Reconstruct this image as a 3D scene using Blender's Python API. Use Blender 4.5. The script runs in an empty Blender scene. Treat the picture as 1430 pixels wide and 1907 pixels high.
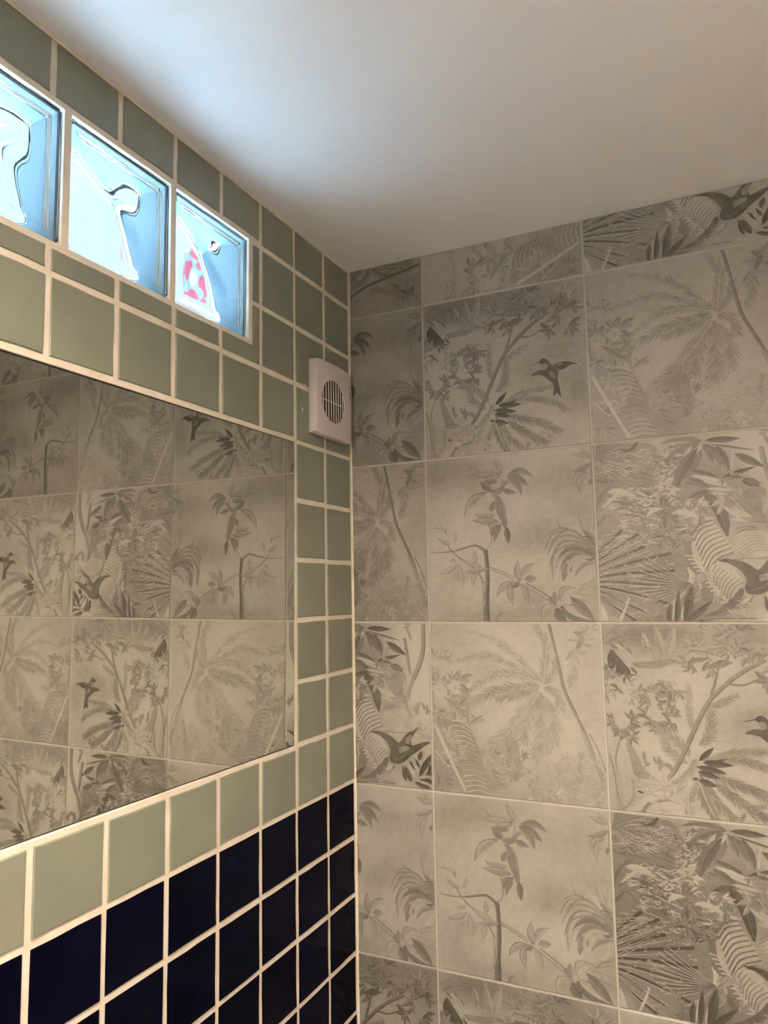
import bpy, bmesh, math, random
from mathutils import Matrix, Vector

SC = bpy.context.scene
COL = SC.collection
P = 0.103                 # pitch of the small square tiles, metres
Z0 = 1.196                # height of the sage / navy border above the floor
ZC = Z0 + 9.745 * P       # ceiling height
RX, RY = 1.78, -2.25      # far side and near end of the room (corner at 0, 0)

# ------------------------------------------------------------------ camera
def set_camera():
    pit, yaw, rol = 0.1053, 0.4417, -0.0178
    F = Vector((-math.sin(yaw) * math.cos(pit), math.cos(yaw) * math.cos(pit), math.sin(pit)))
    R = F.cross(Vector((0, 0, 1))).normalized()
    U = R.cross(F)
    R2 = R * math.cos(rol) + U * math.sin(rol)
    U2 = -R * math.sin(rol) + U * math.cos(rol)
    M = Matrix((R2, U2, -F)).transposed().to_4x4()
    M.translation = (6.603 * P, -12.509 * P, Z0 + 3.4684 * P)
    cam = bpy.data.cameras.new('camera')
    cam.sensor_fit = 'VERTICAL'
    cam.sensor_height = 36
    cam.lens = 1381.9 / 1907 * 36
    cam.clip_start = 0.02
    o = bpy.data.objects.new('camera', cam)
    COL.objects.link(o)
    o.matrix_world = M
    SC.camera = o
set_camera()

# ------------------------------------------------------- sky, sun, exposure
W = bpy.data.worlds.new('sky')
SC.world = W
W.use_nodes = True
bg = W.node_tree.nodes['Background']
bg.inputs['Color'].default_value = (0.58, 0.86, 1.0, 1)
bg.inputs['Strength'].default_value = 0.56

sun = bpy.data.lights.new('sun', 'SUN')
sun.energy = 125
sun.angle = 0.02
sun.color = (0.55, 0.76, 1.0)
so = bpy.data.objects.new('sun', sun)
COL.objects.link(so)
# runs along the glass-block wall, so it lights the yard outside but never shines in
so.rotation_euler = Vector((0.0, -0.62, -0.78)).to_track_quat('-Z', 'Y').to_euler()

LAMPS = [  # recessed ceiling downlights behind and above the camera: x, y, watts
    (0.42, -1.38, 74.0),
    (1.25, -1.10, 33.0),
]
LAMP_COLOR = (1.0, 0.81, 0.62)

VS = SC.view_settings
VS.view_transform = 'Standard'
VS.look = 'None'
VS.gamma = 1
VS.use_curve_mapping = False
VS.exposure = 1.63
SC.cycles.max_bounces = 14
SC.cycles.transmission_bounces = 12
SC.cycles.diffuse_bounces = 5
SC.cycles.sample_clamp_indirect = 0.0

# --------------------------------------------------------------- materials
def mat(name):
    m = bpy.data.materials.new(name)
    m.use_nodes = True
    nt = m.node_tree
    return m, nt, nt.nodes['Principled BSDF']

def N(nt, kind, **kw):
    n = nt.nodes.new(kind)
    for k, v in kw.items():
        if k in n.inputs:
            n.inputs[k].default_value = v
        else:
            setattr(n, k, v)
    return n

def noise_color(nt, b, c0, c1, scale, detail=3, lo=0.35, hi=0.65, rand=0.0, coord='Object'):
    """base colour between two tones by noise, optionally shifted per object"""
    tc = N(nt, 'ShaderNodeTexCoord')
    vec = tc.outputs[coord]
    oi = N(nt, 'ShaderNodeObjectInfo')
    add = N(nt, 'ShaderNodeVectorMath', operation='ADD')
    mul = N(nt, 'ShaderNodeMath', operation='MULTIPLY')
    mul.inputs[1].default_value = 37.0
    nt.links.new(oi.outputs['Random'], mul.inputs[0])
    nt.links.new(vec, add.inputs[0])
    nt.links.new(mul.outputs[0], add.inputs[1])
    no = N(nt, 'ShaderNodeTexNoise', Scale=scale, Detail=detail)
    nt.links.new(add.outputs[0], no.inputs['Vector'])
    cr = N(nt, 'ShaderNodeValToRGB')
    cr.color_ramp.elements[0].position = lo
    cr.color_ramp.elements[1].position = hi
    cr.color_ramp.elements[0].color = (*c0, 1)
    cr.color_ramp.elements[1].color = (*c1, 1)
    nt.links.new(no.outputs['Fac'], cr.inputs['Fac'])
    out = cr.outputs['Color']
    if rand:
        hsv = N(nt, 'ShaderNodeHueSaturation')
        mr = N(nt, 'ShaderNodeMapRange')
        mr.inputs['To Min'].default_value = 1 - rand
        mr.inputs['To Max'].default_value = 1 + rand
        nt.links.new(oi.outputs['Random'], mr.inputs['Value'])
        nt.links.new(mr.outputs['Result'], hsv.inputs['Value'])
        nt.links.new(out, hsv.inputs['Color'])
        out = hsv.outputs['Color']
    nt.links.new(out, b.inputs['Base Color'])
    return add.outputs[0], no

def bump(nt, b, vec, scale, strength, dist=0.001, detail=2):
    no = N(nt, 'ShaderNodeTexNoise', Scale=scale, Detail=detail)
    nt.links.new(vec, no.inputs['Vector'])
    bp = N(nt, 'ShaderNodeBump', Strength=strength, Distance=dist)
    nt.links.new(no.outputs['Fac'], bp.inputs['Height'])
    nt.links.new(bp.outputs['Normal'], b.inputs['Normal'])

def plain(name, c0, c1, scale=8, rough=0.6, bs=0.0, bscale=60, bdist=0.001, rand=0.0, metal=0.0, spec=0.5):
    m, nt, b = mat(name)
    vec, _ = noise_color(nt, b, c0, c1, scale, rand=rand)
    b.inputs['Roughness'].default_value = rough
    b.inputs['Metallic'].default_value = metal
    b.inputs['Specular IOR Level'].default_value = spec
    if bs:
        bump(nt, b, vec, bscale, bs, bdist)
    return m

M_GROUT = plain('cream_grout', (0.68, 0.60, 0.49), (0.77, 0.69, 0.57), 30, 0.85, 0.5, 220, 0.0006)
M_GROUT_PALE = plain('beige_grout', (0.46, 0.43, 0.38), (0.52, 0.485, 0.435), 30, 0.85, 0.4, 220, 0.0005)
M_SAGE = plain('sage_glaze', (0.215, 0.228, 0.178), (0.245, 0.258, 0.200), 9, 0.34, 0.25, 14, 0.002, rand=0.06, spec=0.45)
M_NAVY = plain('navy_glaze', (0.0010, 0.0011, 0.008), (0.0018, 0.0019, 0.013), 14, 0.10, 0.3, 13, 0.002, rand=0.2, spec=0.05)
M_CEIL = plain('satin_white_paint', (0.76, 0.74, 0.71), (0.80, 0.78, 0.75), 3, 0.42, 0.12, 9, 0.004, spec=0.35)
M_PLASTER = plain('pale_grey_plaster', (0.50, 0.51, 0.53), (0.55, 0.56, 0.58), 4, 0.8, 0.2, 60, 0.001)
M_FLOOR = plain('grey_floor', (0.24, 0.25, 0.27), (0.30, 0.31, 0.33), 6, 0.5)
M_PLASTIC = plain('ivory_plastic', (0.60, 0.545, 0.51), (0.62, 0.565, 0.53), 5, 0.38)
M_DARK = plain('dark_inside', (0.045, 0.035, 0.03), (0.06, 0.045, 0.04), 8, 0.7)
M_INK = plain('black_ink', (0.03, 0.025, 0.02), (0.04, 0.03, 0.025), 8, 0.6)
M_GAP_SHADOW = plain('mirror_gap_shadow', (0.012, 0.011, 0.01), (0.02, 0.018, 0.016), 8, 0.5)
M_METAL = plain('white_metal', (0.7, 0.7, 0.7), (0.74, 0.74, 0.74), 8, 0.35)
M_YARD = plain('pale_concrete', (0.50, 0.52, 0.55), (0.60, 0.62, 0.65), 1.2, 0.9)
M_HOUSE = plain('pale_render', (0.55, 0.62, 0.66), (0.62, 0.68, 0.72), 1.0, 0.9)
M_COAT = plain('pale_blue_coating', (0.19, 0.25, 0.275), (0.20, 0.26, 0.285), 20, 0.8, spec=0.1)
M_RED = plain('red_cloth', (0.30, 0.040, 0.058), (0.34, 0.048, 0.068), 4, 1.0, spec=0.0)
M_LILAC = plain('pale_lilac_cloth', (0.17, 0.19, 0.22), (0.19, 0.21, 0.24), 6, 1.0, spec=0.0)
M_TURQ = plain('turquoise_cloth', (0.005, 0.16, 0.19), (0.006, 0.18, 0.21), 4, 1.0, spec=0.0)
M_POST = plain('grey_post', (0.2, 0.21, 0.22), (0.25, 0.26, 0.27), 4, 0.6)

M_MIRROR, nt, b = mat('silvered_glass')
noise_color(nt, b, (0.74, 0.745, 0.70), (0.76, 0.765, 0.72), 2)
b.inputs['Metallic'].default_value = 1
b.inputs['Roughness'].default_value = 0.012

M_GLASS, nt, b = mat('aqua_glass')
noise_color(nt, b, (0.90, 0.975, 0.985), (0.92, 0.985, 0.99), 3)
b.inputs['Roughness'].default_value = 0.0
b.inputs['IOR'].default_value = 1.48
b.inputs['Transmission Weight'].default_value = 1.0

M_LAMP, nt, b = mat('lamp_glow')
noise_color(nt, b, (0.8, 0.8, 0.8), (0.82, 0.82, 0.82), 3)
b.inputs['Emission Color'].default_value = (*LAMP_COLOR, 1)
b.inputs['Emission Strength'].default_value = 4.0

def print_material():
    """matt porcelain: warm grey ground, ink strength carried by the mesh, linen grain"""
    m, nt, b = mat('printed_porcelain')
    L = nt.links.new
    tc = N(nt, 'ShaderNodeTexCoord')
    oi = N(nt, 'ShaderNodeObjectInfo')
    at = N(nt, 'ShaderNodeAttribute', attribute_name='ink')
    mul = N(nt, 'ShaderNodeMath', operation='MULTIPLY'); mul.inputs[1].default_value = 23.0
    L(oi.outputs['Random'], mul.inputs[0])
    add = N(nt, 'ShaderNodeVectorMath', operation='ADD')
    L(tc.outputs['Object'], add.inputs[0]); L(mul.outputs[0], add.inputs[1])
    big = N(nt, 'ShaderNodeTexNoise', Scale=9.0, Detail=4.0)
    L(add.outputs[0], big.inputs['Vector'])
    mp = N(nt, 'ShaderNodeMapping'); mp.inputs['Scale'].default_value = (140, 500, 900)
    L(add.outputs[0], mp.inputs['Vector'])
    fine = N(nt, 'ShaderNodeTexNoise', Scale=1.0, Detail=2.0)
    L(mp.outputs['Vector'], fine.inputs['Vector'])
    mot = N(nt, 'ShaderNodeTexNoise', Scale=70.0, Detail=3.0)
    L(add.outputs[0], mot.inputs['Vector'])
    def madd(a, k, off):
        n = N(nt, 'ShaderNodeMath', operation='MULTIPLY_ADD')
        L(a, n.inputs[0]); n.inputs[1].default_value = k; n.inputs[2].default_value = off
        return n.outputs[0]
    def plus(a, c):
        n = N(nt, 'ShaderNodeMath', operation='ADD')
        L(a, n.inputs[0]); L(c, n.inputs[1])
        return n.outputs[0]
    shade = N(nt, 'ShaderNodeSeparateColor')
    L(oi.outputs['Color'], shade.inputs['Color'])
    s0 = plus(at.outputs['Fac'], madd(shade.outputs['Red'], 1.0, -0.5))
    s = plus(s0, madd(big.outputs['Fac'], 0.42, -0.21))
    s = plus(s, madd(fine.outputs['Fac'], 0.30, -0.15))
    s = plus(s, madd(mot.outputs['Fac'], 0.22, -0.11))
    cr = N(nt, 'ShaderNodeValToRGB')
    e = cr.color_ramp.elements
    e[0].position = 0.0; e[0].color = (0.430, 0.408, 0.365, 1)
    e[1].position = 1.0; e[1].color = (0.062, 0.057, 0.044, 1)
    for pos, c in ((0.25, (0.335, 0.317, 0.281)), (0.5, (0.222, 0.208, 0.180)), (0.75, (0.135, 0.127, 0.106))):
        k = e.new(pos); k.color = (*c, 1)
    L(s, cr.inputs['Fac'])
    L(cr.outputs['Color'], b.inputs['Base Color'])
    b.inputs['Roughness'].default_value = 0.42
    b.inputs['Specular IOR Level'].default_value = 0.4
    bp = N(nt, 'ShaderNodeBump', Strength=0.25, Distance=0.0006)
    L(s, bp.inputs['Height']); L(bp.outputs['Normal'], b.inputs['Normal'])
    return m
M_PRINT = print_material()

# ----------------------------------------------------------------- helpers
def link(name, me, parent=None):
    o = bpy.data.objects.new(name, me)
    COL.objects.link(o)
    if parent:
        o.parent = parent
    return o

def mesh(name, verts, faces, m=None, smooth=False):
    me = bpy.data.meshes.new(name)
    me.from_pydata(verts, [], faces)
    for x in (m if isinstance(m, (list, tuple)) else [m]):
        if x:
            me.materials.append(x)
    if smooth:
        me.polygons.foreach_set('use_smooth', [True] * len(me.polygons))
    me.update()
    return me

def boxes(name, lst, m):
    v, f = [], []
    for x0, x1, y0, y1, z0, z1 in lst:
        k = len(v)
        v += [(x, y, z) for x in (x0, x1) for y in (y0, y1) for z in (z0, z1)]
        f += [tuple(k + i for i in q) for q in ((0, 1, 3, 2), (4, 6, 7, 5), (0, 4, 5, 1), (2, 3, 7, 6), (0, 2, 6, 4), (1, 5, 7, 3))]
    return mesh(name, v, f, m)

def tag(o, label=None, cat=None, group=None, kind=None):
    for k, v in (('label', label), ('category', cat), ('group', group), ('kind', kind)):
        if v:
            o[k] = v
    return o

def struct(name, me, label=None):
    o = link(name, me)
    o['kind'] = 'structure'
    if label:
        o['label'] = label
    return o

def catmull(pts, n=6):
    if len(pts) < 3:
        return list(pts)
    q = [pts[0]] + list(pts) + [pts[-1]]
    out = []
    for i in range(1, len(q) - 2):
        a, b_, c, d = q[i - 1], q[i], q[i + 1], q[i + 2]
        for k in range(n):
            t = k / n
            out.append(tuple(0.5 * (2 * b_[j] + (c[j] - a[j]) * t + (2 * a[j] - 5 * b_[j] + 4 * c[j] - d[j]) * t * t
                                    + (3 * b_[j] - a[j] - 3 * c[j] + d[j]) * t ** 3) for j in range(len(b_))))
    out.append(tuple(pts[-1]))
    return out

# ------------------------------------------------- prints on the wall tiles
LAYER = 9e-6

class Ink:
    """flat botanical print built as thin ink shapes: triangles of (u, v, layer, ink)"""
    def __init__(self, text, seed):
        self.tris, self.wash, self.lay, self.sub = [], [], 1, 0.0
        self.rng = random.Random(seed)
        for ln in text.strip().splitlines():
            t = ln.split()
            a = [float(x) for x in t[1:]]
            tone = a[0] / 100
            self.lay += 1
            self.sub = 0.0
            getattr(self, 'cmd_' + t[0])(tone, [x / 1000 for x in a[1:]], a[1:])
        self.base()

    def ground(self, u, v):
        s = 0.16
        for amt, rx, ry, cx, cy in self.wash:
            s += amt * math.exp(-(((u - cx) / rx) ** 2 + ((v - cy) / ry) ** 2) * 0.9)
        return s

    def base(self):
        n = 22
        b = []
        for i in range(n):
            for j in range(n):
                q = [((i + di) / n, (j + dj) / n) for di, dj in ((0, 0), (1, 0), (1, 1), (0, 1))]
                q = [(u, v, 0, self.ground(u, v)) for u, v in q]
                b += [(q[0], q[1], q[2]), (q[0], q[2], q[3])]
        self.tris = b + self.tris

    def tri(self, a, b, c):
        L = self.lay + self.sub
        self.tris.append(tuple((p[0], p[1], L, p[2]) for p in (a, b, c)))

    def quad(self, a, b, c, d):
        self.tri(a, b, c)
        self.tri(a, c, d)

    # -- elements
    def leaf(self, t0, t1, w, x0, y0, x1, y1, bend=0.0, n=5):
        dx, dy = x1 - x0, y1 - y0
        ln = math.hypot(dx, dy) or 1e-6
        nx, ny = -dy / ln, dx / ln
        mid, lf, rt = [], [], []
        for i in range(n + 1):
            s = i / n
            off = bend * ln * 4 * s * (1 - s)
            cx, cy = x0 + dx * s + nx * off, y0 + dy * s + ny * off
            hw = 0.5 * w * (math.sin(math.pi * s ** 0.8) ** 0.9)
            mid.append((cx, cy)); lf.append((cx + nx * hw, cy + ny * hw)); rt.append((cx - nx * hw, cy - ny * hw))
        for i in range(n):
            if i == 0:
                self.tri((*mid[0], t0), (*lf[1], t0), (*mid[1], t0)); self.tri((*mid[0], t1), (*mid[1], t1), (*rt[1], t1))
            elif i == n - 1:
                self.tri((*mid[i], t0), (*lf[i], t0), (*mid[n], t0)); self.tri((*mid[i], t1), (*mid[n], t1), (*rt[i], t1))
            else:
                self.quad((*mid[i], t0), (*lf[i], t0), (*lf[i + 1], t0), (*mid[i + 1], t0))
                self.quad((*mid[i], t1), (*mid[i + 1], t1), (*rt[i + 1], t1), (*rt[i], t1))

    def stroke(self, t, w0, w1, pts, n=5):
        c = catmull(pts, n)
        m = len(c)
        ed = []
        for i in range(m):
            a, b = c[max(0, i - 1)], c[min(m - 1, i + 1)]
            dx, dy = b[0] - a[0], b[1] - a[1]
            ln = math.hypot(dx, dy) or 1e-6
            w = (w0 + (w1 - w0) * i / (m - 1)) * 0.5
            ed.append(((c[i][0] - dy / ln * w, c[i][1] + dx / ln * w, t), (c[i][0] + dy / ln * w, c[i][1] - dx / ln * w, t)))
        for i in range(m - 1):
            self.quad(ed[i][0], ed[i][1], ed[i + 1][1], ed[i + 1][0])

    # -- commands
    def cmd_w(self, t, a, raw):
        self.wash.append((t, a[0], a[1], a[2], a[3]))

    def cmd_l(self, t, a, raw):
        bend = raw[5] / 100 if len(raw) > 5 else 0
        g = 0.10 if t > 0.3 else -0.05
        self.leaf(t, max(0, t - g), a[0], *a[1:5], bend=bend, n=6)
        self.sub = 0.4
        self.leaf_rib(min(1, t + 0.12), a, bend)

    def leaf_rib(self, t, a, bend):
        x0, y0, x1, y1 = a[1:5]
        dx, dy = x1 - x0, y1 - y0
        pts = []
        for s in (0, 0.3, 0.6, 0.92):
            off = bend * 4 * s * (1 - s)
            pts.append((x0 + dx * s - dy * off, y0 + dy * s + dx * off))
        self.stroke(t, max(0.002, a[0] * 0.09), 0.001, pts, 2)

    def cmd_o(self, t, a, raw):
        bend = raw[5] / 100 if len(raw) > 5 else 0
        self.leaf(t + 0.04, t + 0.04, a[0], *a[1:5], bend=bend, n=7)
        self.sub = 0.25
        x0, y0, x1, y1 = a[1:5]
        k = 0.05
        q = (x0 + (x1 - x0) * k, y0 + (y1 - y0) * k, x1 - (x1 - x0) * k, y1 - (y1 - y0) * k)
        self.leaf(t * 0.50 + 0.10, t * 0.36 + 0.05, max(a[0] - 0.009, a[0] * 0.6), *q, bend=bend, n=7)
        self.sub = 0.5
        self.leaf_rib(t, a, bend)
        for i in range(6):                                   # fine hatching along the blade
            self.sub = 0.62 + 0.05 * i
            s0 = self.rng.uniform(0.1, 0.45); s1 = s0 + self.rng.uniform(0.2, 0.4)
            side = self.rng.uniform(-0.3, 0.3) * a[0]
            ln = math.hypot(x1 - x0, y1 - y0) or 1e-6
            nx, ny = -(y1 - y0) / ln, (x1 - x0) / ln
            pts = []
            for s in (s0, (s0 + s1) / 2, s1):
                off = bend * ln * 4 * s * (1 - s) + side * math.sin(math.pi * s)
                pts.append((x0 + (x1 - x0) * s + nx * off, y0 + (y1 - y0) * s + ny * off))
            self.stroke(t * 0.8, 0.0022, 0.0012, pts, 2)

    def cmd_s(self, t, a, raw):
        pts = [(a[i], a[i + 1]) for i in range(2, len(a) - 1, 2)]
        self.stroke(t, a[0], a[1], pts)

    def cmd_p(self, t, a, raw):
        pts = [(a[i], a[i + 1]) for i in range(0, len(a) - 1, 2)]
        n = len(pts)
        loop = []
        for i in range(n):                                   # slightly rounded outline
            p0, p1 = pts[i], pts[(i + 1) % n]
            loop += [(p0[0] * 0.82 + p1[0] * 0.18, p0[1] * 0.82 + p1[1] * 0.18), (p0[0] * 0.18 + p1[0] * 0.82, p0[1] * 0.18 + p1[1] * 0.82)]
        bm = bmesh.new()
        f = bm.faces.new([bm.verts.new((x, y, 0)) for x, y in loop])
        r = bmesh.ops.triangulate(bm, faces=[f])
        for g in r['faces']:
            q = [(v.co.x, v.co.y, t + 0.06 * math.sin(v.co.x * 57 + v.co.y * 31)) for v in g.verts]
            self.tri(*q)
        bm.free()

    def cmd_f(self, t, a, raw):
        L, n = a[0], int(raw[1] * 0.8)
        pts = catmull([(a[i], a[i + 1]) for i in range(2, len(a) - 1, 2)], 8)
        m = len(pts) - 1
        self.stroke(t + 0.05, 0.006, 0.002, pts[::4] + [pts[-1]], 2)
        for k in range(n):
            s = (k + 0.5) / n
            i = min(m - 1, int(s * m)); fr = s * m - i
            x = pts[i][0] + (pts[i + 1][0] - pts[i][0]) * fr
            y = pts[i][1] + (pts[i + 1][1] - pts[i][1]) * fr
            ang = math.atan2(pts[i + 1][1] - pts[i][1], pts[i + 1][0] - pts[i][0])
            ln = L * (0.55 + 0.75 * math.sin(math.pi * min(1, s * 0.85 + 0.1))) * self.rng.uniform(0.75, 1.15)
            for sd in (-1, 1):
                self.sub = 0.1 + 0.06 * ((2 * k + (sd > 0)) % 14)
                b = ang + sd * self.rng.uniform(0.46, 0.72)
                tx, ty = x + math.cos(b) * ln, y + math.sin(b) * ln - 0.12 * ln
                w = 0.0066 * self.rng.uniform(0.7, 1.2)
                nx, ny = -math.sin(b) * w / 2, math.cos(b) * w / 2
                tt = t + self.rng.uniform(-0.10, 0.12)
                mx, my = x * 0.5 + tx * 0.5, y * 0.5 + ty * 0.5 + 0.05 * ln
                self.tri((x + nx, y + ny, tt), (x - nx, y - ny, tt), (mx - nx, my - ny, tt))
                self.tri((x + nx, y + ny, tt), (mx - nx, my - ny, tt), (mx + nx, my + ny, tt))
                self.tri((mx + nx, my + ny, tt), (mx - nx, my - ny, tt), (tx, ty, tt - 0.05))

    def cmd_k(self, t, a, raw):
        """foliage: sprigs of five leaves that fan out from a shared node"""
        r, s = a[0], a[2]
        light = t < 0.3
        n = int(raw[1] * (1.5 if s > 0.03 else 1))
        cx, cy = a[3], a[4]
        k = 0
        while k < n:
            an = self.rng.uniform(0, 6.283); d = r * math.sqrt(self.rng.random())
            x, y = cx + math.cos(an) * d, cy + math.sin(an) * d
            face = an + self.rng.uniform(-0.6, 0.6)
            q = min(n - k, 2 if light else 5) if s > 0.03 else 1
            if light:
                face = self.rng.choice((0, math.pi)) + self.rng.uniform(-0.7, 0.7)
            for e in range(q):
                self.sub = 0.06 * (k % 14)
                if k and k % 14 == 0:
                    self.lay += 1
                b = face + (e - (q - 1) / 2) * 0.72 + self.rng.uniform(-0.15, 0.15)
                ln = s * self.rng.uniform(0.6, 1.1)
                w = ln * (self.rng.uniform(0.16, 0.28) if light else self.rng.uniform(0.28, 0.42))
                tt = t + self.rng.uniform(-0.10, 0.10)
                self.leaf(tt, tt - 0.16 if t > 0.3 else tt + 0.08, w, x, y, x + math.cos(b) * ln, y + math.sin(b) * ln,
                          bend=self.rng.uniform(-0.16, 0.16), n=5)
                k += 1

    def cmd_x(self, t, a, raw):
        """field of short curved strokes flowing one way"""
        w, n, ln = a[0], int(raw[1]), a[2]
        ang, rx, ry, cx, cy = math.radians(raw[3]), a[4], a[5], a[6], a[7]
        for k in range(n):
            self.sub = 0.06 * (k % 14)
            if k and k % 14 == 0:
                self.lay += 0.9
            q, d = self.rng.uniform(0, 6.283), math.sqrt(self.rng.random())
            x, y = cx + rx * d * math.cos(q), cy + ry * d * math.sin(q)
            an = ang + self.rng.uniform(-0.35, 0.35)
            l2 = ln * self.rng.uniform(0.5, 1.2)
            bow = self.rng.uniform(-0.22, 0.22) * l2
            dx, dy = math.cos(an), math.sin(an)
            self.stroke(t + self.rng.uniform(-0.07, 0.07), w * self.rng.uniform(0.7, 1.2), w * 0.3,
                        [(x - dx * l2 / 2, y - dy * l2 / 2), (x - dy * bow, y + dx * bow), (x + dx * l2 / 2, y + dy * l2 / 2)], 3)

    def cmd_r(self, t, a, raw):
        w, n = a[0], int(raw[1])
        x, y, xa, ya, xb, yb = a[2:8]
        a0, a1 = math.atan2(ya - y, xa - x), math.atan2(yb - y, xb - x)
        if abs(a1 - a0) > math.pi:                            # the short way round
            if a1 > a0: a0 += 2 * math.pi
            else: a1 += 2 * math.pi
        r0, r1 = math.hypot(xa - x, ya - y), math.hypot(xb - x, yb - y)
        for k in range(n):
            s = k / max(1, n - 1)
            self.sub = 0.06 * (k % 14)
            an = a0 + (a1 - a0) * s
            rr = (r0 + (r1 - r0) * s) * (1 + 0.25 * math.sin(math.pi * s)) * self.rng.uniform(0.9, 1.1)
            tx, ty = x + math.cos(an) * rr, y + math.sin(an) * rr
            mx, my = x + math.cos(an + 0.05) * rr * 0.5, y + math.sin(an + 0.05) * rr * 0.5
            self.stroke(t + self.rng.uniform(-0.06, 0.06), w * 0.5, w * 0.9, [(x, y), (mx, my), (tx, ty)], 4)

    def cmd_c(self, t, a, raw):
        w, n = a[0], int(raw[1])
        ax, ay, bx, by, cx, cy, dx, dy = a[2:10]
        bow = raw[10] / 100
        for k in range(n):
            s = k / max(1, n - 1)
            self.sub = 0.06 * (k % 14)
            p0 = (ax + (cx - ax) * s, ay + (cy - ay) * s)
            p1 = (bx + (dx - bx) * s, by + (dy - by) * s)
            ex, ey = p1[0] - p0[0], p1[1] - p0[1]
            mid = ((p0[0] + p1[0]) / 2 - ey * bow, (p0[1] + p1[1]) / 2 + ex * bow)
            self.stroke(t + self.rng.uniform(-0.05, 0.05), w * 1.1, w * 0.7, [p0, mid, p1], 4)

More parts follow.
